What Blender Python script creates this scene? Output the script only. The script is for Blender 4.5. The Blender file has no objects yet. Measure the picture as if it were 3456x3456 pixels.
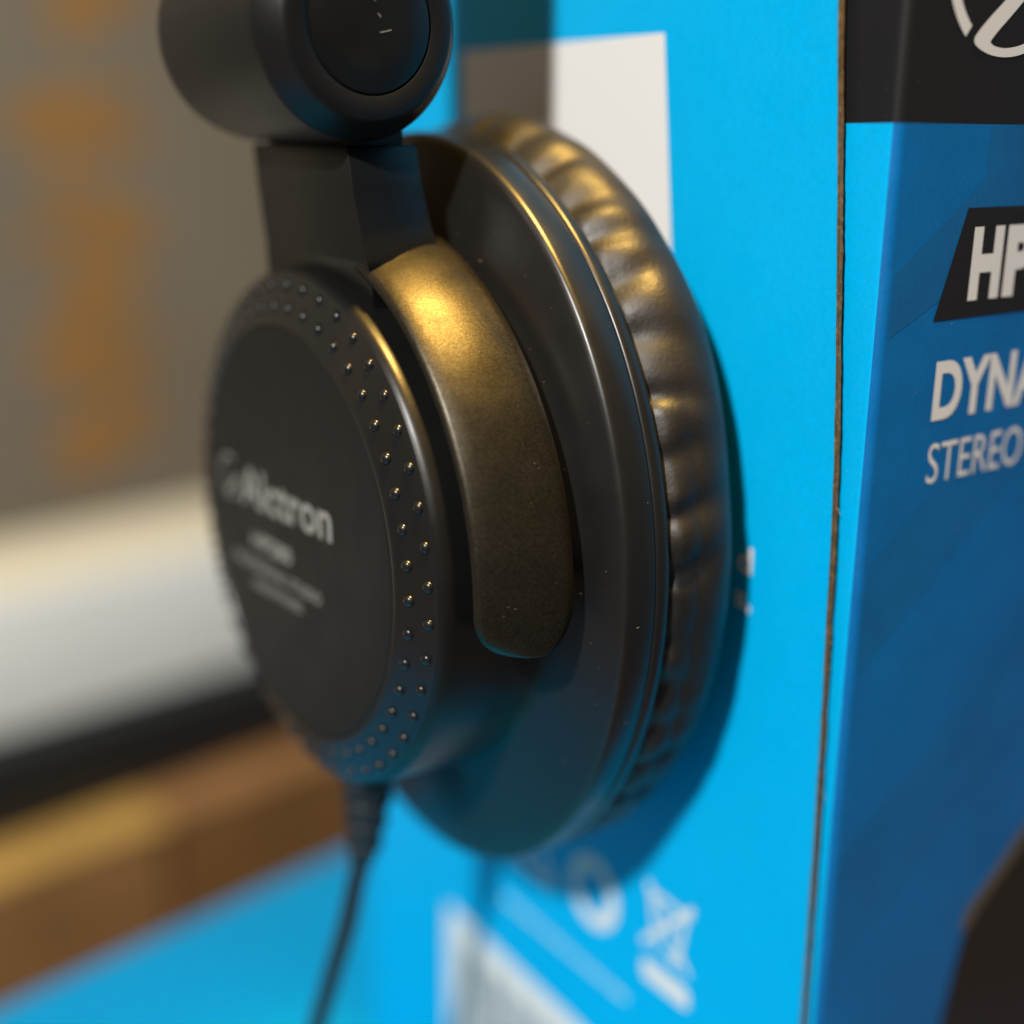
import bpy, bmesh, math, random
import numpy as np
from mathutils import Matrix, Vector

random.seed(7)
rng = np.random.default_rng(11)
sc = bpy.context.scene
COL = sc.collection
ZT = 340.0          # millimetres from the lens down to the table top (table top is z = 0)

# ------------------------------------------------------------------ camera
# all measurements are in millimetres from the lens: X into the box side, Y away along it, Z up
CAM = ((0.8181387633, -0.5750024826, 0.0045944478),
       (0.1622657536, 0.2385294192, 0.9574829196),
       (-0.5516509668, -0.7826083702, 0.2884533752))
cam_data = bpy.data.cameras.new("camera")
cam = bpy.data.objects.new("camera", cam_data)
COL.objects.link(cam)
cam.matrix_world = Matrix.Translation((0, 0, ZT / 1000)) @ Matrix(CAM).transposed().to_4x4()
cam_data.sensor_width = 36
cam_data.lens = 43.77
cam_data.clip_start = 0.005
cam_data.clip_end = 50
cam_data.dof.use_dof = True
cam_data.dof.focus_distance = 0.1445
cam_data.dof.aperture_fstop = 4.6
cam_data.dof.aperture_blades = 0
sc.camera = cam

# ------------------------------------------------------------------ world and lamps
world = bpy.data.worlds.new("World")
sc.world = world
world.use_nodes = True
bg = world.node_tree.nodes["Background"]
bg.inputs[0].default_value = (0.97, 0.98, 1.02, 1)
bg.inputs[1].default_value = 0.11

def V(x, y, z):
    return Vector((x / 1000, y / 1000, (z + ZT) / 1000))

def lamp(name, pos, target, size, power, colour):
    d = bpy.data.lights.new(name, 'AREA')
    d.shape = 'DISK'
    d.size = size
    d.energy = power
    d.color = colour
    o = bpy.data.objects.new(name, d)
    COL.objects.link(o)
    o.location = pos
    o.rotation_euler = (target - pos).to_track_quat('-Z', 'Y').to_euler()
    return o

CUP = (88.8, 149.1, -51.9)
aim = V(*CUP)
kd = Vector((-1, -0.53, 0.90)).normalized()
lamp("white_shop_lamp", aim + kd * 1.5, aim, 0.075, 34, (1.0, 0.97, 0.92))
wd = Vector((0.02, -0.10, 1.0)).normalized()
warm_aim = V(88, 124, -24)
warm = bpy.data.lights.new("warm_spot_lamp", 'SPOT')      # shop spot above the headphones
warm.energy = 150
warm.color = (1.0, 0.60, 0.14)
warm.shadow_soft_size = 0.05
warm.spot_size = math.radians(8.0)
warm.spot_blend = 0.85
wo = bpy.data.objects.new("warm_spot_lamp", warm)
COL.objects.link(wo)
wo.location = warm_aim + wd * 0.9
wo.rotation_euler = (-wd).to_track_quat('-Z', 'Y').to_euler()

sc.view_settings.view_transform = 'Standard'
sc.view_settings.look = 'None'
sc.view_settings.exposure = 0
sc.view_settings.gamma = 1
sc.cycles.use_denoising = True
sc.cycles.max_bounces = 8

# ------------------------------------------------------------------ materials
def mat(name, base, rough=0.5, metal=0.0, spec=0.5, bump=None, mottle=None, coat=0.0, grain=None, flake=None, rough_var=0.0):
    """bump = (scale, strength, distance mm); mottle = (scale, amount)"""
    m = bpy.data.materials.new(name)
    m.use_nodes = True
    nt = m.node_tree
    b = nt.nodes["Principled BSDF"]
    b.inputs["Base Color"].default_value = (*base, 1)
    b.inputs["Roughness"].default_value = rough
    b.inputs["Metallic"].default_value = metal
    b.inputs["Specular IOR Level"].default_value = spec
    b.inputs["Coat Weight"].default_value = coat
    b.inputs["Coat Roughness"].default_value = 0.25
    tc = nt.nodes.new("ShaderNodeTexCoord")
    if mottle:
        n = nt.nodes.new("ShaderNodeTexNoise")
        n.inputs["Scale"].default_value = mottle[0]
        n.inputs["Detail"].default_value = 5
        r = nt.nodes.new("ShaderNodeMapRange")
        r.inputs["From Min"].default_value = 0.3
        r.inputs["From Max"].default_value = 0.7
        r.inputs["To Min"].default_value = 1 - mottle[1]
        r.inputs["To Max"].default_value = 1 + mottle[1]
        mx = nt.nodes.new("ShaderNodeVectorMath")
        mx.operation = 'SCALE'
        mx.inputs[0].default_value = base
        nt.links.new(tc.outputs["Object"], n.inputs["Vector"])
        nt.links.new(n.outputs["Fac"], r.inputs["Value"])
        nt.links.new(r.outputs["Result"], mx.inputs["Scale"])
        out = mx.outputs["Vector"]
        if grain:
            n2 = nt.nodes.new("ShaderNodeTexNoise")
            n2.inputs["Scale"].default_value = grain[0]
            n2.inputs["Detail"].default_value = 2
            r2 = nt.nodes.new("ShaderNodeMapRange")
            r2.inputs["From Min"].default_value = 0.3
            r2.inputs["From Max"].default_value = 0.7
            r2.inputs["To Min"].default_value = 1 - grain[1]
            r2.inputs["To Max"].default_value = 1 + grain[1]
            m2 = nt.nodes.new("ShaderNodeVectorMath")
            m2.operation = 'SCALE'
            nt.links.new(tc.outputs["Object"], n2.inputs["Vector"])
            nt.links.new(n2.outputs["Fac"], r2.inputs["Value"])
            nt.links.new(out, m2.inputs[0])
            nt.links.new(r2.outputs["Result"], m2.inputs["Scale"])
            out = m2.outputs["Vector"]
        nt.links.new(out, b.inputs["Base Color"])
    if flake:
        vo = nt.nodes.new("ShaderNodeTexVoronoi")
        vo.inputs["Scale"].default_value = flake
        sep = nt.nodes.new("ShaderNodeSeparateColor")
        r = nt.nodes.new("ShaderNodeMapRange")
        r.inputs["From Min"].default_value = 0.0
        r.inputs["From Max"].default_value = 1.0
        r.inputs["To Min"].default_value = 0.72
        r.inputs["To Max"].default_value = 1.36
        mx = nt.nodes.new("ShaderNodeVectorMath")
        mx.operation = 'SCALE'
        mx.inputs[0].default_value = base
        nt.links.new(tc.outputs["Object"], vo.inputs["Vector"])
        nt.links.new(vo.outputs["Color"], sep.inputs["Color"])
        nt.links.new(sep.outputs["Red"], r.inputs["Value"])
        nt.links.new(r.outputs["Result"], mx.inputs["Scale"])
        nt.links.new(mx.outputs["Vector"], b.inputs["Base Color"])
    if rough_var:
        n = nt.nodes.new("ShaderNodeTexNoise")
        n.inputs["Scale"].default_value = 160
        n.inputs["Detail"].default_value = 6
        r = nt.nodes.new("ShaderNodeMapRange")
        r.inputs["From Min"].default_value = 0.3
        r.inputs["From Max"].default_value = 0.7
        r.inputs["To Min"].default_value = rough - rough_var
        r.inputs["To Max"].default_value = rough + rough_var
        nt.links.new(tc.outputs["Object"], n.inputs["Vector"])
        nt.links.new(n.outputs["Fac"], r.inputs["Value"])
        nt.links.new(r.outputs["Result"], b.inputs["Roughness"])
    if bump:
        n = nt.nodes.new("ShaderNodeTexNoise")
        n.inputs["Scale"].default_value = bump[0]
        n.inputs["Detail"].default_value = 3
        bp = nt.nodes.new("ShaderNodeBump")
        bp.inputs["Strength"].default_value = bump[1]
        bp.inputs["Distance"].default_value = bump[2] / 1000
        nt.links.new(tc.outputs["Object"], n.inputs["Vector"])
        nt.links.new(n.outputs["Fac"], bp.inputs["Height"])
        nt.links.new(bp.outputs["Normal"], b.inputs["Normal"])
    return m

M = dict(
    disc=mat("matte_black_disc", (0.006, 0.0058, 0.0052), 0.55, spec=0.28, bump=(2600, 0.12, 0.06), rough_var=0.05),
    ring=mat("satin_black_ring", (0.006, 0.006, 0.006), 0.30, spec=0.5, bump=(2200, 0.08, 0.05)),
    shell=mat("satin_black_shell", (0.005, 0.005, 0.005), 0.36, spec=0.30, bump=(1800, 0.12, 0.06), rough_var=0.05),
    flange=mat("satin_black_plate", (0.006, 0.006, 0.0062), 0.33, spec=0.5, bump=(2200, 0.10, 0.05), rough_var=0.04),
    paint=mat("dark_metallic_paint", (0.038, 0.034, 0.025), 0.37, metal=0.85, flake=5200, bump=(6500, 0.45, 0.03), rough_var=0.06),
    barrel=mat("dark_barrel_paint", (0.007, 0.007, 0.0073), 0.40, spec=0.36, metal=0.1, bump=(3200, 0.15, 0.05)),
    button=mat("black_cap_plastic", (0.006, 0.006, 0.006), 0.33, spec=0.35, rough_var=0.08),
    leather=mat("black_leatherette", (0.008, 0.007, 0.006), 0.50, spec=0.46, bump=(1700, 0.5, 0.09), rough_var=0.06),
    rubber=mat("black_rubber", (0.010, 0.010, 0.011), 0.5, spec=0.4),
    steel=mat("steel_pin", (0.35, 0.35, 0.36), 0.3, metal=1.0),
    grey_ink=mat("grey_lettering", (0.24, 0.235, 0.215), 0.5),
    cyan=mat("cyan_printed_card", (0.0, 0.36, 0.70), 0.44, spec=0.16, mottle=(14, 0.05), grain=(1700, 0.05), bump=(420, 0.08, 0.06), rough_var=0.08),
    blue=mat("blue_printed_card", (0.0, 0.118, 0.35), 0.40, spec=0.35, mottle=(90, 0.10), grain=(1700, 0.07), bump=(420, 0.08, 0.06), rough_var=0.05),
    blue_dark=mat("darker_blue_print", (0.003, 0.106, 0.300), 0.40, spec=0.35, mottle=(90, 0.10), grain=(1700, 0.07)),
    blue_mid=mat("mid_blue_print", (0.001, 0.112, 0.325), 0.40, spec=0.35, mottle=(90, 0.10), grain=(1700, 0.07)),
    black_ink=mat("black_print", (0.010, 0.010, 0.011), 0.38, spec=0.4),
    photo_black=mat("printed_cup_black", (0.012, 0.011, 0.0105), 0.4, spec=0.35, mottle=(60, 0.2)),
    photo_grey=mat("printed_cup_edge", (0.11, 0.09, 0.068), 0.4, spec=0.35),
    white_ink=mat("white_print", (0.66, 0.66, 0.65), 0.42, spec=0.3),
    thin_ink=mat("thin_pale_print", (0.33, 0.56, 0.70), 0.42, spec=0.3),
    bar_ink=mat("barcode_ink", (0.10, 0.13, 0.13), 0.45),
    kraft=mat("kraft_board_edge", (0.13, 0.085, 0.042), 0.85, spec=0.2, mottle=(900, 0.35), bump=(2500, 0.5, 0.1)),
    kraft_dark=mat("kraft_core_gap_shade", (0.022, 0.015, 0.009), 0.9, spec=0.1),
    fibre=mat("paper_fibre", (0.45, 0.40, 0.32), 0.9, spec=0.1),
    dust=mat("pale_dust", (0.26, 0.23, 0.18), 0.9, spec=0.1),
    wood_lit_top=mat("lit_top_wood", (0.68, 0.39, 0.10), 0.5, mottle=(25, 0.15), bump=(120, 0.2, 0.3)),
    wood_dark=mat("brown_wood", (0.34, 0.165, 0.06), 0.5, mottle=(25, 0.2), bump=(120, 0.2, 0.3)),
    wood_shaded=mat("shaded_wood", (0.19, 0.09, 0.028), 0.5, mottle=(25, 0.2), bump=(120, 0.2, 0.3)),
    black_tray=mat("black_tray", (0.012, 0.012, 0.012), 0.5),
    white_box=mat("white_board", (0.95, 0.93, 0.86), 0.5, mottle=(12, 0.03)),
    warm_top=mat("warm_lit_board", (0.95, 0.84, 0.60), 0.5),
    wall=mat("grey_wall", (0.28, 0.235, 0.165), 0.8, mottle=(6, 0.06)),
    orange=mat("orange_paint", (0.46, 0.235, 0.065), 0.6, mottle=(30, 0.1)),
    table=mat("table_wood", (0.20, 0.11, 0.05), 0.5, mottle=(20, 0.2)),
)

# ------------------------------------------------------------------ helpers
ORG = {}

def thing(name, base, label, cat, group=None):
    o = bpy.data.objects.new(name, None)
    COL.objects.link(o)
    o.location = V(*base)
    o.empty_display_size = 0.02
    o["label"] = label
    o["category"] = cat
    if group:
        o["group"] = group
    ORG[o.name] = np.array(base, float)
    return o

def mesh(name, verts, faces, m, parent=None, smooth=True, sharp=None, mats=None, fmat=None):
    """verts in lens millimetres; stored relative to the thing's base"""
    org = ORG[parent.name] if parent is not None else None
    v = np.asarray(verts, float)
    if org is not None:
        v = v - org
    else:
        v = v + np.array([0, 0, ZT])
    me = bpy.data.meshes.new(name)
    me.from_pydata([tuple(p) for p in (v / 1000)], [], [tuple(int(i) for i in f) for f in faces])
    for mm in (mats or [m]):
        me.materials.append(mm)
    if fmat:
        me.polygons.foreach_set("material_index", fmat)
    bm = bmesh.new()
    bm.from_mesh(me)
    bmesh.ops.recalc_face_normals(bm, faces=bm.faces)
    bm.to_mesh(me)
    bm.free()
    me.polygons.foreach_set("use_smooth", [smooth] * len(me.polygons))
    if smooth:
        me.set_sharp_from_angle(angle=math.radians(sharp or 38))
    o = bpy.data.objects.new(name, me)
    COL.objects.link(o)
    if parent is not None:
        o.parent = parent
        ORG[o.name] = org        # children sit at the parent's origin
    return o

def bevel(o, w, seg=3):
    bm = bmesh.new()
    bm.from_mesh(o.data)
    bmesh.ops.bevel(bm, geom=[e for e in bm.edges if e.calc_face_angle(0) > 0.5], offset=w / 1000, segments=seg, affect='EDGES', profile=0.5)
    bm.to_mesh(o.data)
    bm.free()
    o.data.polygons.foreach_set("use_smooth", [True] * len(o.data.polygons))
    o.data.set_sharp_from_angle(angle=math.radians(50))

def box(name, lo, hi, m, parent=None, frame=None, bev=0.0, **k):
    """frame maps local (a,b,c) to lens coordinates"""
    vs = [(x, y, z) for x in (lo[0], hi[0]) for y in (lo[1], hi[1]) for z in (lo[2], hi[2])]
    if frame:
        vs = [frame(*p) for p in vs]
    fs = [(0, 1, 3, 2), (4, 6, 7, 5), (0, 4, 5, 1), (2, 3, 7, 6), (0, 2, 6, 4), (1, 5, 7, 3)]
    o = mesh(name, vs, fs, m, parent, smooth=False)
    if bev:
        bevel(o, bev)
    return o

TILT = 0.05
def cup_pt(h, r, a, e=1.0):
    """point of the ear cup: h along the cup axis towards the box, r radius, a angle (0 = towards the viewer's right, 90 = up), e height ratio"""
    u, w = r * math.cos(a), r * e * math.sin(a)
    if e != 1.0:
        t = TILT * (e - 1) / 0.14
        u, w = u - t * w, w + t * u
    return (CUP[0] + h, CUP[1] - u, CUP[2] + w)

def lathe(name, prof, m, parent, seg=192, close=False, fn=None, sharp=38, cap=False):
    vs, fs = [], []
    n = len(prof)
    for j in range(seg):
        a = 2 * math.pi * j / seg
        for (h, r, e) in prof:
            if fn:
                h, r = fn(h, r, a)
            vs.append(cup_pt(h, r, a, e))
    for j in range(seg):
        k = (j + 1) % seg
        for i in range(n - 1 if not close else n):
            i2 = (i + 1) % n
            fs.append((j * n + i, j * n + i2, k * n + i2, k * n + i))
    if cap:
        vs.append(cup_pt(prof[-1][0] + cap, 0, 0))
        c = len(vs) - 1
        for j in range(seg):
            fs.append((j * n + n - 1, c, ((j + 1) % seg) * n + n - 1))
    return mesh(name, vs, fs, m, parent, sharp=sharp)

def text_mesh(body, bold=0.0, spacing=1.0):
    cu = bpy.data.curves.new("lettering", 'FONT')
    cu.body = body
    cu.offset = bold
    cu.space_character = spacing
    cu.resolution_u = 6
    o = bpy.data.objects.new("lettering", cu)
    COL.objects.link(o)
    dg = bpy.context.evaluated_depsgraph_get()
    dg.update()
    me = bpy.data.meshes.new_from_object(o.evaluated_get(dg))
    vs = np.array([v.co[:2] for v in me.vertices])
    fs = [tuple(p.vertices) for p in me.polygons]
    bpy.data.objects.remove(o)
    bpy.data.curves.remove(cu)
    bpy.data.meshes.remove(me)
    return vs, fs

def text(name, body, rect, plane, m, parent, bold=0.0, spacing=1.0, slant=0.0):
    """rect = (u0, u1, v0, v1): the lettering's outline box; slant = rise of the baseline per unit"""
    vs, fs = text_mesh(body, bold, spacing)
    lo, hi = vs.min(0), vs.max(0)
    u = rect[0] + (vs[:, 0] - lo[0]) / (hi[0] - lo[0]) * (rect[1] - rect[0])
    v = rect[2] + (vs[:, 1] - lo[1]) / (hi[1] - lo[1]) * (rect[3] - rect[2]) + slant * (u - rect[0])
    return mesh(name, [plane(a, b) for a, b in zip(u, v)], fs, m, parent, smooth=False)

def poly(name, pts, plane, m, parent):
    return mesh(name, [plane(*p) for p in pts], [tuple(range(len(pts)))], m, parent, smooth=False)

def strokes(name, lines, width, plane, m, parent):
    """flat printed strokes joined in one print: each line a polyline with given width"""
    vs, fs = [], []
    for li, ln in enumerate(lines):
        w = width if not isinstance(width, (list, tuple)) else width[li]
        P = np.array(ln, float)
        closed = len(P) > 3 and np.allclose(P[0], P[-1])
        n = len(P)
        base = len(vs)
        for i in range(n):
            if closed:
                t = P[(i + 1) % (n - 1)] - P[(i - 1) % (n - 1)]
            else:
                t = P[min(i + 1, n - 1)] - P[max(i - 1, 0)]
            t = t / (np.linalg.norm(t) + 1e-9)
            nn = np.array([-t[1], t[0]])
            ww = w[i] if isinstance(w, np.ndarray) else w
            for s in (0.5, -0.5):
                q = P[i] + nn * ww * s
                x, y, z = plane(*q)
                vs.append((x, y, z))
        for i in range(n - 1):
            fs.append((base + 2 * i, base + 2 * i + 1, base + 2 * i + 3, base + 2 * i + 2))
    return mesh(name, vs, fs, m, parent, smooth=False)

def tube(name, pts, rad, m, parent, seg=16):
    P = [np.array(p, float) for p in pts]
    vs, fs = [], []
    n = len(P)
    ref = np.array([1.0, 0, 0])
    for i in range(n):
        t = P[min(i + 1, n - 1)] - P[max(i - 1, 0)]
        t /= np.linalg.norm(t)
        a = np.cross(t, ref); a /= np.linalg.norm(a)
        b = np.cross(t, a)
        r = rad[i] if hasattr(rad, '__len__') else rad
        for k in range(seg):
            q = 2 * math.pi * k / seg
            vs.append(P[i] + r * (math.cos(q) * a + math.sin(q) * b))
    for i in range(n - 1):
        for k in range(seg):
            k2 = (k + 1) % seg
            fs.append((i * seg + k, i * seg + k2, (i + 1) * seg + k2, (i + 1) * seg + k))
    fs.append(tuple(range(seg)))
    fs.append(tuple((n - 1) * seg + k for k in range(seg)))
    return mesh(name, vs, fs, m, parent, sharp=50)

# ------------------------------------------------------------------ the setting: table and wall
BA = math.radians(6.27)                      # the things behind stand at this angle
BD = np.array([math.cos(BA), math.sin(BA), 0.0])
BN = np.array([-math.sin(BA), math.cos(BA), 0.0])
def back(s, v, z):
    p = BD * s + BN * v
    return (p[0], p[1], z)

o = box("table", (-900, -300, -ZT - 30), (1500, 905, -ZT), M["table"], frame=back)
o["kind"] = "structure"
wall = box("wall", (-900, 905, -ZT - 30), (1500, 925, 760), M["wall"], frame=back)
wall["kind"] = "structure"
ORG[wall.name] = np.array([0, 0, -ZT])

# column of orange painted characters on the wall: too blurred to read, irregular brush patches
def wall_plane(u, v):
    return back(u, 904.4, v)
for (cu_, cz, w, h) in ((397, 86, 60, 30), (388, 6, 92, 46), (386, -66, 84, 44), (384, -117, 66, 34), (379, -163, 78, 34), (380, -222, 70, 44), (272, -75, 60, 60), (276, 20, 50, 50)):
    lines, ws = [], []
    for k in range(5):
        a = random.uniform(-0.35, 0.35) + (0 if k % 3 else 1.2)
        c = np.array([cu_ + random.uniform(-.25, .25) * w, cz + (k - 2) * h * 0.2])
        d = np.array([math.cos(a), math.sin(a)]) * (w if k % 3 else h) * random.uniform(.42, .6)
        lines.append([c - d, c - d * .2 + (0, 1.5), c + d])
        ws.append(random.uniform(12, 18))
    # strokes overlap, so each stands a hair in front of the last
    for k, ln in enumerate(lines):
        strokes("brush_mark", [ln], [ws[k]], lambda u, v, k=k: back(u, 904.4 - 0.25 * k, v), M["orange"], wall)

# ------------------------------------------------------------------ things behind, all out of focus
b = thing("wooden_block", back(40, 440, -ZT), "wooden block at lower left with a painted lit top, left of the shaded block", "block", "wooden blocks behind the box")
box("block_body", (-260, 420, -ZT), (188, 468, -263.5), M["wood_dark"], b, frame=back, bev=2)
box("top_board", (-261, 418, -263.5), (189, 470, -259.5), M["wood_lit_top"], b, frame=back, bev=0.6)  # light on the top of the wood is put into this golden colour
b = thing("wooden_block", back(400, 440, -ZT), "wooden block behind the headphone cable, its shade painted in darker brown", "block", "wooden blocks behind the box")  # shadowed stretch of the wood: shade is put into its darker colours
box("block_body", (191, 420, -ZT), (640, 468, -261.5), M["wood_shaded"], b, frame=back, bev=2)
box("top_board", (190, 418, -261.5), (641, 470, -259.5), M["wood_dark"], b, frame=back, bev=0.6)  # same top board, darkened in colour for the shadow
b = thing("black_tray", back(200, 500, -259.5), "black tray under the white board, on the wooden blocks", "tray")
box("tray_base", (-250, 443, -259.5), (630, 560, -255), M["black_tray"], b, frame=back, bev=1)
box("tray_rim", (-252, 441, -255), (632, 562, -224), M["black_tray"], b, frame=back, bev=2.5)
b = thing("white_board", back(200, 500, -224), "white slab with rounded upper edge on the black tray", "board")
box("slab", (-250, 458, -224), (630, 522, -169), M["white_box"], b, frame=back, bev=2)
box("upper_lid", (-250, 463, -169), (630, 520, -163), M["warm_top"], b, frame=back, bev=2.5)  # warm light on the slab's top is put into this cream colour

# cyan carton that the box stands on
PA = math.radians(7.9)
def plinth(s, v, z):
    x = 44.9 + s * math.cos(PA) - v * math.sin(PA)
    y = 275.5 + s * math.sin(PA) + v * math.cos(PA)
    return (x, y, z)
b = thing("flat_carton", plinth(60, -120, -ZT), "plain cyan flat carton that the printed headphone box stands on", "carton")
box("carton_tray", (-175, -222, -ZT), (330, -1, -232), M["cyan"], b, frame=plinth, bev=0.8)
box("carton_lid", (-176, -223, -232), (331, 0, -200), M["cyan"], b, frame=plinth, bev=0.8)

# ------------------------------------------------------------------ product box
XP = 113.8
bx = thing("headphone_box", (220, 153, -200), "bright cyan and blue printed headphone box standing upright, headphones against its side", "box")
TOP, BOT, BACKY, RIGHT = 46.0, -200.0, 216.0, 330.0
YF = 91.9                             # plane of the front
FK = YF / 90.0
def side(u, v, d=0.0):                # u to the right as one faces the side panel (= -Y), v up
    return (XP - 0.06 - d, -u, v)
def front(u, v, d=0.0):
    return (u * FK, YF - 0.06 - d, v * FK)

# inner carton: front panel with its rounded fold wrapped on to the side, printed black above z = 1.6
BAND = 1.65
def wrap_path():
    pts = [(XP + 2.2, 112.0), (XP + 2.2, 100.0), (XP + 2.2, 95.0)]
    for k in range(9):
        a = math.pi / 2 * k / 8
        pts.append((XP + 2.2 + 1.3 * (1 - math.cos(a)), YF + 1.3 - 1.3 * math.sin(a)))
    pts += [(XP + 30, YF), (RIGHT, YF)]
    return pts
def wrap(name, z0, z1, m, strip=None):
    pts = wrap_path()
    zs = np.linspace(z0, z1, 9)
    vs = [(x, y, z) for z in zs for (x, y) in pts]
    n = len(pts)
    fs = [(j * n + i, j * n + i + 1, (j + 1) * n + i + 1, (j + 1) * n + i) for j in range(len(zs) - 1) for i in range(n - 1)]
    fm = [1 if i < 5 else 0 for j in range(len(zs) - 1) for i in range(n - 1)]
    return mesh(name, vs, fs, m, bx, sharp=60, mats=[m, strip or m], fmat=fm)
wrap("front_panel", BOT, BAND, M["blue"], M["cyan"])
pb = wrap("header_band", BAND, TOP, M["black_ink"])
pb["label"] = "black printed band across the top of the front"
box("carton_body", (XP + 4.1, YF + 1.6, BOT), (RIGHT, BACKY - 0.5, TOP), M["cyan"], bx)

# outer side flap: printed skin and two kraft plies with a raw cut edge
CUT = [(TOP, 102.6), (14.6, 99.9), (-10.9, 97.4), (-38.6, 95.0), (-52, 94.55), (-80, 93.6), (-115, 93.05), (BOT, 92.6)]
CZ = np.linspace(TOP, BOT, 493)
CY = np.interp(-CZ, [-c[0] for c in CUT], [c[1] for c in CUT])
CY = np.convolve(np.pad(CY, 20, mode='edge'), np.ones(41) / 41, 'valid')
def rough_edge(amp, smooth):
    n = rng.normal(0, 1, len(CZ))
    n = np.convolve(np.pad(n, smooth, mode='edge'), np.ones(2 * smooth + 1) / (2 * smooth + 1), 'valid')
    return n / n.std() * amp
def ply(name, x0, x1, inset, amp, m, sm=2):
    y0 = CY + inset + rough_edge(amp, sm)
    vs, fs = [], []
    for z, y in zip(CZ, y0):
        vs += [(x0, BACKY, z), (x0, y, z), (x1, y, z), (x1, BACKY, z)]
    for i in range(len(CZ) - 1):
        for k in range(4):
            k2 = (k + 1) % 4
            fs.append((4 * i + k, 4 * i + k2, 4 * i + 4 + k2, 4 * i + 4 + k))
    n = len(vs)
    fs += [(0, 1, 2, 3), (n - 4, n - 3, n - 2, n - 1)]
    return mesh(name, vs, fs, m, bx, smooth=False)
ply("side_flap", XP, XP + 0.12, 0.0, 0.02, M["cyan"])
e1 = ply("board_ply", XP + 0.122, XP + 0.55, 0.03, 0.04, M["kraft"])
e1["label"] = "raw brown cut edge of the side flap"
ply("board_core", XP + 0.552, XP + 0.70, 0.30, 0.05, M["kraft_dark"])
ply("board_ply", XP + 0.702, XP + 1.10, 0.0, 0.05, M["kraft"])
ply("gap_shade_liner", XP + 1.102, XP + 1.6, 2.4, 0.03, M["kraft_dark"])  # coloured near black to paint the shade in the gap behind the flap
# paper fibres standing out of the cut edge
vs, fs = [], []
for k in range(46):
    z = random.uniform(-150, 20)
    big = k in (3, 17)
    if k == 3: z = -42.8
    if k == 17: z = -80.5
    y = float(np.interp(-z, -CZ, CY))
    L = 0.9 if big else random.uniform(0.15, 0.4)
    x = XP + random.uniform(0.0, 1.05)
    a = random.uniform(-1.2, 1.2)
    p = [np.array([x, y + .05, z]), np.array([x - .1, y - .3 * L, z + .5 * L * math.sin(a)]), np.array([x + .25 * L, y - .55 * L, z - L * abs(math.cos(a))])]
    w = 0.05 if big else 0.028
    b0 = len(vs)
    for i, q in enumerate(p):
        ww = w * (1 - .35 * i)
        for (dx, dz) in ((ww, 0), (-ww * .5, ww), (-ww * .5, -ww)):
            vs.append(q + (dx, 0, dz))
    for i in range(2):
        for s in range(3):
            fs.append((b0 + 3 * i + s, b0 + 3 * i + (s + 1) % 3, b0 + 3 * i + 3 + (s + 1) % 3, b0 + 3 * i + 3 + s))
fb = mesh("paper_fibres", vs, fs, M["fibre"], bx, smooth=False)
fb["kind"] = "stuff"

# prints on the side
wl = poly("white_label", [(-175.5, -34), (-122.9, -34), (-128.0, 12.85), (-175.5, 12.85)], side, M["white_ink"], bx)
wl["label"] = "blank white printed square beside the hinge"
text("lettering", "d", (-109.6, -107.1, -54.6, -51.0), side, M["white_ink"], bx, bold=0.02)
text("lettering", "a,", (-109.7, -106.9, -60.1, -57.3), side, M["white_ink"], bx, bold=0.02)
bl = poly("barcode_label", [(-183.2, -196), (-116, -196), (-116, -147.0), (-183.2, -146.3)], side, M["white_ink"], bx)
bl["label"] = "white barcode label low on the side"
u = -177.5
while u < -123:
    w = random.choice((0.5, 0.5, 1.0, 1.0, 1.6))
    s_ = lambda a, b_: side(a, b_, 0.05)
    mesh("bar", [s_(u, -190), s_(u + w, -190), s_(u + w, -152.5), s_(u, -152.5)], [(0, 1, 2, 3)], M["bar_ink"], bl, smooth=False)
    u += w + random.choice((0.5, 0.9, 0.9, 1.4))

# printed marks: recycling triangle, ring, crossed-out bin with its bar, one line of small print
def arc(cx_, cy_, r, a0, a1, n=28, ry=None):
    return [(cx_ + r * math.cos(math.radians(a0 + (a1 - a0) * i / (n - 1))), cy_ + (ry or r) * math.sin(math.radians(a0 + (a1 - a0) * i / (n - 1)))) for i in range(n)]
strokes("printed_ring", [arc(-137.6, -118.8, 4.9, 0, 360, 41, 5.2)], 2.5, side, M["white_ink"], bx)
strokes("printed_triangle", [[(-158.5, -123.6), (-153.6, -115.4), (-148.9, -123.6), (-158.5, -123.6)]], 2.6, side, M["white_ink"], bx)
strokes("printed_bin", [[(-123.6, -111.6), (-122.0, -119.6), (-117.2, -119.6), (-115.8, -111.6)], [(-124.6, -110.9), (-114.6, -110.9)]], 0.75, side, M["white_ink"], bx)
side2 = lambda a, b_: side(a, b_, 0.04)
side3 = lambda a, b_: side(a, b_, 0.08)
strokes("printed_cross", [[(-125.2, -120.8), (-114.4, -109.2)]], 1.0, side2, M["white_ink"], bx)
strokes("printed_cross", [[(-124.4, -109.6), (-114.6, -120.9)]], 0.8, side3, M["white_ink"], bx)
poly("printed_wheel", arc(-118.0, -119.9, 1.0, 0, 345, 16), side2, M["white_ink"], bx)
bar = [(-125.0, -123.9), (-124.3, -123.4), (-115.4, -123.4), (-114.4, -124.3), (-114.4, -126.4), (-115.2, -127.0), (-124.2, -127.0), (-125.0, -126.2)]
poly("printed_bar", bar, side, M["white_ink"], bx)
dl = []
u = -163
while u < -129:
    w = random.uniform(0.9, 1.8)
    dl.append([(u, -133.9), (u + w, -133.9)])
    u += w + random.choice((0.35, 0.35, 0.9))
strokes("small_print", dl, 1.5, side, M["thin_ink"], bx)

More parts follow.
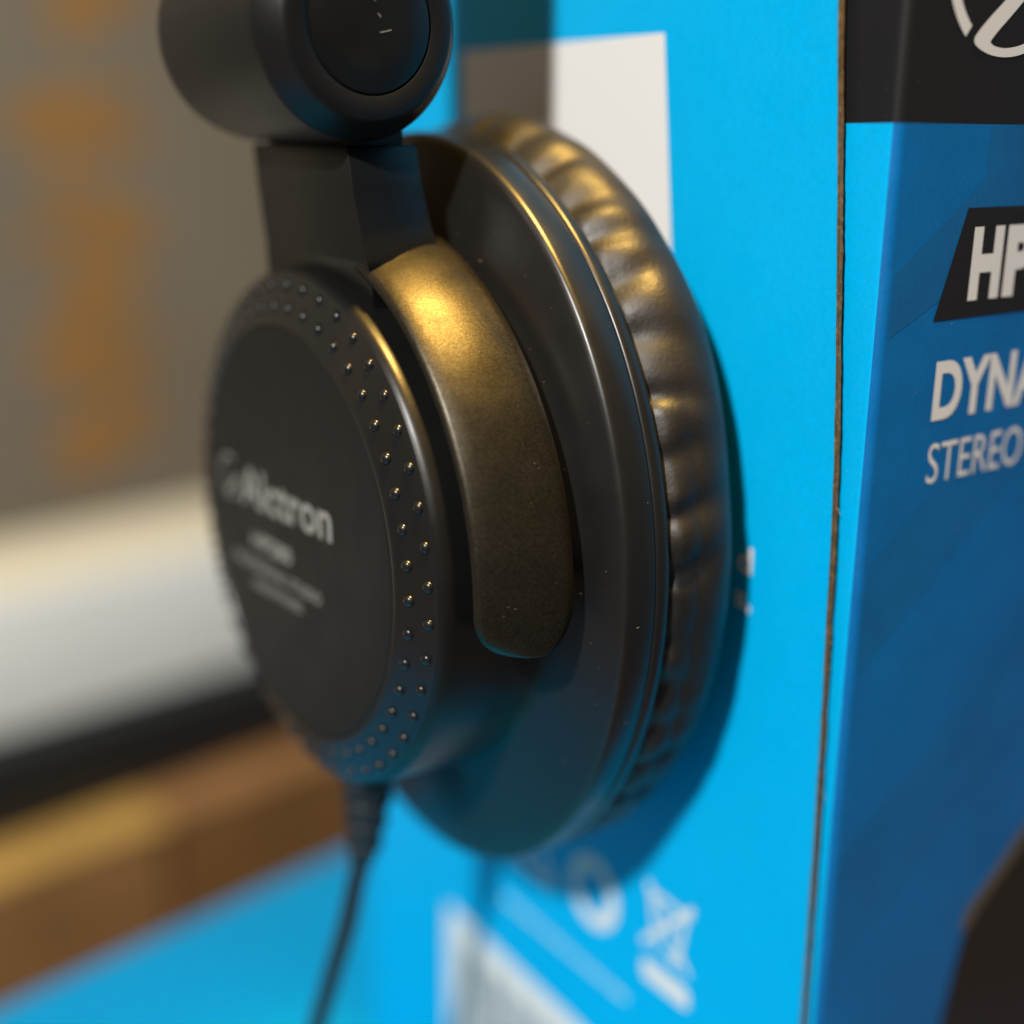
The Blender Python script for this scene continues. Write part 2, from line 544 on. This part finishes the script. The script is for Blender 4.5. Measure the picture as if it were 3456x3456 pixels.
# prints on the front
poly("printed_facet", [(115.2, -14.6), (129.9, -4.4), (129.9, 1.4), (190, 1.4), (190, 12 - 24), (160, -2.4), (115.2, -21.6)], lambda a, b_: front(a, b_, -0.03), M["blue_dark"], bx)
poly("printed_facet", [(115.2, -63), (115.2, -49), (150, -24), (150, -36)], lambda a, b_: front(a, b_, -0.03), M["blue_mid"], bx)
poly("printed_facet", [(115.2, -106), (115.2, -88), (170, -52), (170, -70)], lambda a, b_: front(a, b_, -0.03), M["blue_mid"], bx)
plate = poly("name_plate", [(122.8, -20.25), (170, -20.25), (174.5, -7.55), (127.25, -7.55)], lambda a, b_: front(a, b_, 0.03), M["black_ink"], bx)
plate["label"] = "black slanted plate printed with white letters"
for ch, x0, x1 in (("H", 128.8, 134.65), ("P", 135.45, 141.2)):
    text("lettering", ch, (x0, x1, -18.25, -9.75), lambda a, b_: front(a, b_, 0.08), M["white_ink"], bx, bold=0.055)
text("lettering", "DYNAMIC", (124.3, 159.5, -32.3, -25.0), lambda a, b_: front(a, b_, 0.05), M["white_ink"], bx, bold=0.036, spacing=1.04)
text("lettering", "STEREO", (124.5, 143.6, -40.05, -35.05), lambda a, b_: front(a, b_, 0.05), M["white_ink"], bx, bold=-0.004)
# round emblem: ring broken by a slanting stroke
def emblem(name, cx_, cy_, s, plane, m, parent):
    OUT = [(9.6, 3.4), (6.5, 1.3), (3.0, -1.8), (-1.0, -5.1), (-3.1, -6.7), (-5.2, -8.5), (-5.8, -9.4), (-5.1, -10.1), (-2.7, -10.8), (0.4, -10.95), (3.7, -10.4), (6.7, -9.0), (9.4, -6.0), (10.9, -2.0), (10.9, 1.6)]
    INN = [(8.9, 1.0), (7.6, -0.6), (5.6, -2.5), (2.4, -5.0), (0.7, -6.4), (-1.8, -8.4), (-2.8, -9.35), (-2.75, -9.6), (-1.9, -9.9), (0.3, -10.0), (3.4, -9.4), (6.0, -8.0), (8.2, -5.2), (9.4, -1.8), (9.3, 0.5)]
    n = len(OUT)
    def closed(B):
        B = np.array(B, float); out = []
        for i in range(n):
            p0, p1, p2, p3 = B[i - 1], B[i], B[(i + 1) % n], B[(i + 2) % n]
            for f in np.arange(0, 1, 0.25):
                out.append(0.5 * ((2 * p1) + (-p0 + p2) * f + (2 * p0 - 5 * p1 + 4 * p2 - p3) * f * f + (-p0 + 3 * p1 - 3 * p2 + p3) * f ** 3))
        return out
    o_, i_ = closed(OUT), closed(INN)
    k = len(o_)
    vs = [plane(cx_ + p[0] * s, cy_ + p[1] * s) for p in o_ + i_]
    fs = [(q, (q + 1) % k, k + (q + 1) % k, k + q) for q in range(k)]
    b0 = len(vs)
    A = arc(0, 0, 11.0, 62, 231, 48)
    for (x, y) in A:
        d = math.hypot(x, y)
        for e in (0.75, -0.75):
            vs.append(plane(cx_ + x * s * (1 + e / d), cy_ + y * s * (1 + e / d)))
    fs += [(b0 + 2 * q, b0 + 2 * q + 1, b0 + 2 * q + 3, b0 + 2 * q + 2) for q in range(len(A) - 1)]
    return mesh(name, vs, fs, m, parent, smooth=False)
emblem("emblem", 130.8, 19.8, 1.0, lambda a, b_: front(a, b_, 0.05), M["white_ink"], bx)
# picture of an ear cup printed low on the front
def soft(pts):
    B = np.array(pts, float); n = len(B); out = []
    for i in range(n):
        p0, p1, p2, p3 = B[i - 1], B[i], B[(i + 1) % n], B[(i + 2) % n]
        for f in np.arange(0, 1, 0.2):
            out.append(tuple(0.5 * ((2 * p1) + (-p0 + p2) * f + (2 * p0 - 5 * p1 + 4 * p2 - p3) * f * f + (-p0 + 3 * p1 - 3 * p2 + p3) * f ** 3)))
    return out
poly("printed_ear_cup", soft([(168, -91), (158.5, -97.6), (151.2, -103.5), (146.2, -107.8), (144.4, -112.0), (142.9, -118.6), (141.6, -126), (141.2, -136), (142.5, -150), (150, -166), (168, -176), (198, -176), (214, -140), (200, -96)]), lambda a, b_: front(a, b_, 0.02), M["photo_black"], bx)
poly("printed_highlight", soft([(166, -91.4), (157.0, -97.4), (150.6, -102.6), (144.9, -107.0), (143.8, -110.4), (145.2, -110.9), (148.0, -107.6), (153.6, -103.4), (159.2, -98.8), (166.5, -93.8)]), lambda a, b_: front(a, b_, 0.05), M["photo_grey"], bx)

# ------------------------------------------------------------------ headphones
hp = thing("headphones", (CUP[0], CUP[1], -104.5), "black over-ear headphones with oval cushion resting against the cyan box", "headphones")
R_ = math.radians

# round shell
lathe("cup_shell", [(-2.4, 37.6, 1), (-3.3, 36.6, 1), (-4.4, 36.1, 1), (-9, 35.8, 1), (-16.6, 35.5, 1), (-17.5, 35.35, 1), (-18.1, 35.0, 1), (-18.45, 34.6, 1)], M["shell"], hp, seg=256)
ring = lathe("dotted_ring", [(-18.45, 34.6, 1), (-18.62, 34.3, 1), (-19.0, 33.4, 1), (-20.0, 30.6, 1), (-20.55, 29.0, 1), (-20.72, 28.5, 1), (-20.72, 28.25, 1), (-20.45, 28.1, 1)], M["ring"], hp, seg=256)
disc = lathe("cap_disc", [(-20.45, 28.1, 1), (-20.66, 27.85, 1), (-20.72, 27.4, 1), (-20.74, 20, 1), (-20.76, 10, 1)], M["disc"], hp, seg=192, cap=-0.01)

# dots: two staggered rows of small domes, each one a piece
def dome_mesh(f=1.0, hgt=0.52):
    vs, fs = [], []
    K, J = 10, 4
    for j in range(J):
        p = math.pi / 2 * j / J
        for k in range(K):
            a = 2 * math.pi * k / K
            vs.append((0.78 * f * math.cos(p) * math.cos(a), 0.78 * math.cos(p) * math.sin(a), hgt * math.sin(p) - 0.03))
    vs.append((0, 0, hgt - 0.03))
    for j in range(J - 1):
        for k in range(K):
            k2 = (k + 1) % K
            fs.append((j * K + k, j * K + k2, (j + 1) * K + k2, (j + 1) * K + k))
    for k in range(K):
        fs.append(((J - 1) * K + k, (J - 1) * K + (k + 1) % K, len(vs) - 1))
    me = bpy.data.meshes.new("dot")
    me.from_pydata([tuple(c / 1000 for c in v) for v in vs], [], fs)
    me.materials.append(M["ring"])
    me.polygons.foreach_set("use_smooth", [True] * len(me.polygons))
    return me
dms = [dome_mesh(1.0, 0.52), dome_mesh(0.93, 0.47), dome_mesh(1.06, 0.55)]
slope = math.atan2(1.0, 2.8)
for row, (h, r, off) in enumerate(((-19.0, 33.4, 3.7), (-20.0, 30.6, 7.7))):
    for k in range(45):
        a = R_(off + 8 * k)
        p = np.array(cup_pt(h, r, a)) - ORG[hp.name]
        n = Vector((-math.cos(slope), -math.sin(slope) * math.cos(a), math.sin(slope) * math.sin(a)))
        o = bpy.data.objects.new("dot", random.choice(dms))
        COL.objects.link(o)
        o.parent = ring
        o.location = p / 1000
        o.rotation_euler = n.to_track_quat('Z', 'Y').to_euler()

# lettering on the disc
def face(u, v):
    return (CUP[0] - 20.80, CUP[1] - u, CUP[2] + v)
text("lettering", "Alctron", (-15.3, 12.9, 0.9, 6.7), face, M["grey_ink"], disc, bold=0.018, slant=0.045)
text("lettering", "HP280", (-12.4, 0.4, -5.0, -2.6), face, M["grey_ink"], disc, bold=0.02, slant=0.045)
text("lettering", "PROFESSIONAL STUDIO", (-19.0, 9.0, -8.8, -7.1), face, M["grey_ink"], disc, bold=0.005, slant=0.045)
text("lettering", "HEADPHONES", (-13.0, 3.1, -11.3, -9.8), face, M["grey_ink"], disc, bold=0.005, slant=0.045)
emblem("emblem", -19.4, 3.9, 0.29, face, M["grey_ink"], disc)

# oval back plate with its lip
E = 1.14
lathe("back_plate", [(-3.6, 35.2, 1), (-3.2, 36.6, 1), (-2.3, 39.2, 1.045), (-1.35, 41.8, 1.09), (-0.45, 44.2, E), (-0.1, 45.1, E), (0.15, 45.65, E), (0.5, 45.95, E), (1.0, 46.05, E), (4.2, 46.2, E), (4.45, 46.1, E), (4.6, 45.8, E)], M["flange"], hp, seg=320)
lathe("lip_ring", [(4.55, 45.4, E), (4.62, 46.0, E), (4.8, 46.2, E), (5.05, 46.3, E), (6.2, 46.3, E), (6.55, 46.1, E), (6.75, 45.6, E), (6.8, 44.5, E)], M["flange"], hp, seg=320)

# cushion with gathered leatherette
creases = []
a = 0.0
while a < 360:
    creases.append((a, random.uniform(0.6, 1.0), random.uniform(1.4, 2.3), random.uniform(-1.6, 1.6), random.uniform(14.5, 19)))
    a += random.uniform(6.6, 9.4)
def gather(h, r, ang):
    d = math.degrees(ang)
    r0 = r
    q_ = (d + 180) % 360 - 180          # the pad is squeezed a little on the side towards the viewer and below
    k_ = max(0.0, min(1.0, (36 - q_) / 30)) if -120 < q_ < 150 else max(0.0, min(1.0, (210 - d) / -30 if d > 210 else 0.0))
    sq = 1.7 * k_ * k_ * (3 - 2 * k_) * max(0.0, min(1.0, (h - 8.5) / 3))
    if r0 > 37:
        r -= sq * min(1.0, (r0 - 37) / 4)
    if 7.2 <= h <= 20 and r0 > 43.5:
        w = 0.0
        for (c, dep, wid, sl, end) in creases:
            dd = (d - c - sl * (h - 8) * 0.25 + 180) % 360 - 180
            if abs(dd) < 9:
                fade = max(0.0, min(1.0, (end - h) / (end - 8.4))) ** 0.7
                sg = wid * (1 + 0.06 * (h - 8))
                w += dep * fade * math.exp(-(dd / sg) ** 2)
        t = max(0.0, 1 - abs(h - 8.0) / 1.6)
        w += 0.10 * t * math.sin(R_(d * 37)) + 0.08 * t * math.sin(R_(d * 61 + 40))
        swell = 0.25 * math.sin(R_(d * 9 + 30)) + 0.18 * math.sin(R_(d * 23))
        r = r + swell * max(0, (19 - h) / 11) - 0.95 * w
    return h, r
prof = [(7.0, 43.5, E), (7.1, 44.5, E), (7.35, 45.1, E), (7.7, 45.5, E), (8.1, 45.9, E)]
pts = [(8.1, 45.9), (9.5, 47.0), (11.2, 47.9), (13, 48.3), (15, 48.1), (16.9, 47.3), (18.6, 46.0), (20.3, 44.2), (21.8, 42.2), (23.2, 39.8), (24.3, 37.0), (24.75, 35.2), (24.3, 32.8), (22.6, 30.8), (19.5, 29.6), (15.5, 29.2)]
for i in range(1, (len(pts) - 1) * 4 + 1):
    x = i / 4
    k = min(int(x), len(pts) - 2); f = x - k
    p = [np.array(pts[max(0, min(len(pts) - 1, k + q))]) for q in (-1, 0, 1, 2)]
    q = 0.5 * ((2 * p[1]) + (-p[0] + p[2]) * f + (2 * p[0] - 5 * p[1] + 4 * p[2] - p[3]) * f * f + (-p[0] + 3 * p[1] - 3 * p[2] + p[3]) * f ** 3)
    prof.append((q[0], q[1], E))
cushion = lathe("ear_cushion", prof, M["leather"], hp, seg=900, fn=gather, sharp=80)
lathe("seam_strip", [(6.7, 44.0, E), (6.75, 45.0, E), (6.9, 45.35, E), (7.15, 45.45, E), (7.4, 45.3, E), (7.5, 44.6, E)], M["rubber"], cushion, seg=320)
lathe("inner_mesh", [(15.5, 29.3, E), (15.6, 15, E)], M["rubber"], cushion, seg=96, cap=0.01)

# yoke: crowned half ring with rounded ends, and the stem it hangs from
cs = [(-15.9, 38.6), (-16.4, 38.8), (-16.55, 39.3), (-16.45, 39.8), (-16.0, 40.15), (-14.4, 40.85), (-12.4, 41.55), (-10.4, 42.05), (-8.2, 42.4), (-6.2, 42.5), (-4.9, 42.35), (-4.45, 42.0), (-4.3, 41.4), (-4.5, 40.6), (-5.0, 40.0)]
vs, fs = [], []
A0, A1 = -8.6, 100.0
th = [A0 * math.cos(q) for q in np.linspace(0, math.pi / 2, 22)] + list(np.linspace(0, A1, 100))[1:]
n = len(cs)
hc = -10.4
for t in th:
    over = max(0.0, -t) / 8.6
    s = max(0.03, max(0.0, 1 - over ** 2.2) ** (1 / 2.2))
    for (h, r) in cs:
        vs.append(cup_pt(hc + (h - hc) * s, 40.6 + (r - 40.6) * min(1.0, s * 2.2), R_(t)))
for j in range(len(th) - 1):
    for i in range(n):
        i2 = (i + 1) % n
        fs.append((j * n + i, j * n + i2, (j + 1) * n + i2, (j + 1) * n + i))
fs.append(tuple(range(n)))
fs.append(tuple((len(th) - 1) * n + i for i in range(n)))
yoke = mesh("yoke", vs, fs, M["paint"], hp, sharp=60)

# stem: block flaring into the yoke
def stem():
    zs = [(-21.5, 133.4, 160.2, 83.4, 73.4), (-16.4, 133.2, 160.3, 82.9, 73.2), (-15.2, 132.4, 160.4, 82.6, 72.35), (-14.2, 132.3, 160.4, 82.4, 72.0), (-11.0, 133.6, 161.2, 82.0, 72.0), (-6.0, 135.2, 162.3, 81.6, 72.0), (-1.3, 136.2, 163.0, 81.45, 72.0), (-1.0, 136.5, 162.7, 81.2, 72.3)]
    vs, fs = [], []
    for (z, ya, yb, x1, x0) in zs:
        b_ = 0.01
        xf = 72.0
        c_ = b_ * 0.3
        loop = [(x0 + b_, ya), (x0 + c_, ya + c_), (x0, ya + b_), (xf, yb - b_), (xf + c_, yb - c_), (xf + b_, yb), (x1 - b_, yb), (x1 - c_, yb - c_), (x1, yb - b_), (x1, ya + b_), (x1 - c_, ya + c_), (x1 - b_, ya)]
        vs += [(x, y, z) for x, y in loop]
    n = 12
    for j in range(len(zs) - 1):
        for i in range(n):
            i2 = (i + 1) % n
            fs.append((j * n + i, j * n + i2, (j + 1) * n + i2, (j + 1) * n + i))
    fs.append(tuple(range(n)))
    fs.append(tuple((len(zs) - 1) * n + i for i in range(n)))
    return mesh("yoke_stem", vs, fs, M["shell"], hp, sharp=50)
stem()
box("hinge_neck", (73.6, 138.0, -1.1), (80.6, 161.4, 2.6), M["rubber"], hp)

# pivot pins between shell and yoke
for s in (1,):
    pts = [(CUP[0] - 11.5, CUP[1] - s * q, CUP[2] + 0.5) for q in (35.4, 36.0, 36.6, 38.4, 39.2)]
    tube("pivot_pin", pts, [2.2, 2.2, 1.9, 1.9, 1.9], M["shell"], hp, seg=20)

# hinge barrel: axis along the box side, end button towards the viewer
BX, BZ = 73.2, 12.35
def barrel(name, prof, m, parent, seg=128, cap=(True, True)):
    vs, fs = [], []
    n = len(prof)
    for j in range(seg):
        a = 2 * math.pi * j / seg
        for (y, r) in prof:
            vs.append((BX + r * math.cos(a), y, BZ + r * math.sin(a)))
    for j in range(seg):
        k = (j + 1) % seg
        for i in range(n - 1):
            fs.append((j * n + i, j * n + i + 1, k * n + i + 1, k * n + i))
    if cap[0]: fs.append(tuple(j * n for j in range(seg)))
    if cap[1]: fs.append(tuple(j * n + n - 1 for j in range(seg)))
    return mesh(name, vs, fs, m, parent, sharp=40)
bar_ = barrel("hinge_barrel", [(132.9, 7.95), (131.86, 7.98), (131.8, 8.1), (131.8, 10.3), (131.95, 10.75), (132.25, 11.05), (134.7, 12.75), (135.2, 12.95), (135.8, 13.05), (150, 13.1), (162.5, 13.0), (165, 12.6), (166.6, 11.6), (167.6, 10), (168, 8)], M["barrel"], hp)
barrel("end_button", [(133.2, 7.75), (132.1, 7.75), (131.9, 7.7), (131.83, 7.55), (131.82, 4), (131.82, 0.5)], M["button"], bar_)
# small scuffs on the button
for (p, q) in (((-0.4, 4.4), (0.6, 2.2)), ((0.9, 0.9), (1.25, 0.5)), ((1.1, -1.1), (2.6, -0.75))):
    strokes("scuff", [[p, ((p[0] + q[0]) / 2 + .08, (p[1] + q[1]) / 2), q]], 0.11, lambda a, b_: (BX + a, 131.78, BZ + b_), M["grey_ink"], bar_)

# slider arm going up out of the picture
arm = box("slider_arm", (75.0, 133.6, 24.8), (80.5, 158.6, 96), M["barrel"], hp, bev=1.0)
# cable and strain relief
relief_pts = [(79.2, 149.6, -85.5), (79.2, 149.7, -88.5), (79.2, 149.9, -92), (79.2, 150.1, -96), (79.1, 150.5, -100), (79.0, 151.0, -104), (78.8, 151.7, -107)]
rel = tube("strain_relief", relief_pts, [4.2, 4.2, 3.9, 3.5, 3.0, 2.5, 2.1], M["rubber"], hp)
for k, (i, r) in enumerate(((2, 4.2), (3, 3.85), (4, 3.35), (5, 2.85))):
    c = np.array(relief_pts[i])
    tube("relief_ridge", [c + (0, -.1, .9), c + (0, 0, .3), c + (0, 0, -.3), c + (0, .1, -.9)], [r - .5, r, r, r - .5], M["rubber"], rel)
cab = [(79.0, 150.6, -102.5), (78.8, 151.7, -107.4), (78.4, 153.2, -112.2), (77.8, 154.0, -116.7), (77.0, 154.7, -121.2), (76.0, 156.2, -127.1), (75.0, 158.1, -134.0), (74.0, 160.3, -141.4), (73.0, 163.0, -150.0), (72.0, 166.5, -160), (71.5, 170, -171), (71.5, 173, -182), (72.5, 175.5, -192), (75, 177.5, -197.4), (81, 180, -198.4), (90, 184, -198.4), (98, 191, -198.4), (103, 202, -198.4)]
P = []
for x in np.linspace(0, len(cab) - 1, 90):
    k = min(int(x), len(cab) - 2); f = x - k
    p = [np.array(cab[max(0, min(len(cab) - 1, k + q))]) for q in (-1, 0, 1, 2)]
    P.append(0.5 * ((2 * p[1]) + (-p[0] + p[2]) * f + (2 * p[0] - 5 * p[1] + 4 * p[2] - p[3]) * f * f + (-p[0] + 3 * p[1] - 3 * p[2] + p[3]) * f ** 3))
tube("cable", P, 1.55, M["rubber"], hp)

# dust specks lying on the headphones and the box
def dust(name, pts, parent):
    vs, fs = [], []
    for (p, n) in pts:
        p = np.array(p, float); n = np.array(n, float); n /= np.linalg.norm(n)
        a = np.cross(n, (0.3, 0.5, 0.8)); a /= np.linalg.norm(a)
        b2 = np.cross(n, a)
        L, w = random.uniform(0.04, 0.09), random.uniform(0.025, 0.05)
        if random.random() < 0.12:
            L *= 3.2
            w *= 0.6
        q = random.uniform(0, math.pi)
        u_, v_ = a * math.cos(q) + b2 * math.sin(q), b2 * math.cos(q) - a * math.sin(q)
        c = p + n * 0.03
        b0 = len(vs)
        vs += [c + u_ * L, c + v_ * w, c - u_ * L * .8, c - v_ * w * .8, c + n * 0.05]
        fs += [(b0, b0 + 1, b0 + 4), (b0 + 1, b0 + 2, b0 + 4), (b0 + 2, b0 + 3, b0 + 4), (b0 + 3, b0, b0 + 4)]
    o = mesh(name, vs, fs, M["dust"], parent, smooth=False)
    o["kind"] = "stuff"
pts = []
for k in range(44):
    a = R_(random.uniform(-70, 75))
    f = random.random()
    pts.append((cup_pt(-2.8 + f * 2.2, 38 + f * 5.8, a, 1.02 + 0.12 * f), (-1, -0.3 * math.cos(a), 0.3 * math.sin(a))))
for k in range(20):
    a = R_(random.uniform(-5, 70)); h = random.uniform(-14, -6)
    r = np.interp(h, [c[0] for c in cs[4:11]], [c[1] for c in cs[4:11]])
    pts.append((cup_pt(h, r, a), (0, -math.cos(a), math.sin(a))))
for k in range(16):
    a = R_(random.uniform(-60, 60)); h = random.uniform(1.2, 4.0)
    pts.append((cup_pt(h, 46.15, a, E), (0, -math.cos(a), math.sin(a))))
dust("dust", pts, hp)
pts = [((random.uniform(XP + 4, 145), YF - 0.05, random.uniform(-50, 16)), (0, -1, 0)) for k in range(20)]
pts += [((XP + 2.15, random.uniform(93.6, 95), random.uniform(-50, 14)), (-1, 0, 0)) for k in range(10)]
dust("dust", pts, bx)
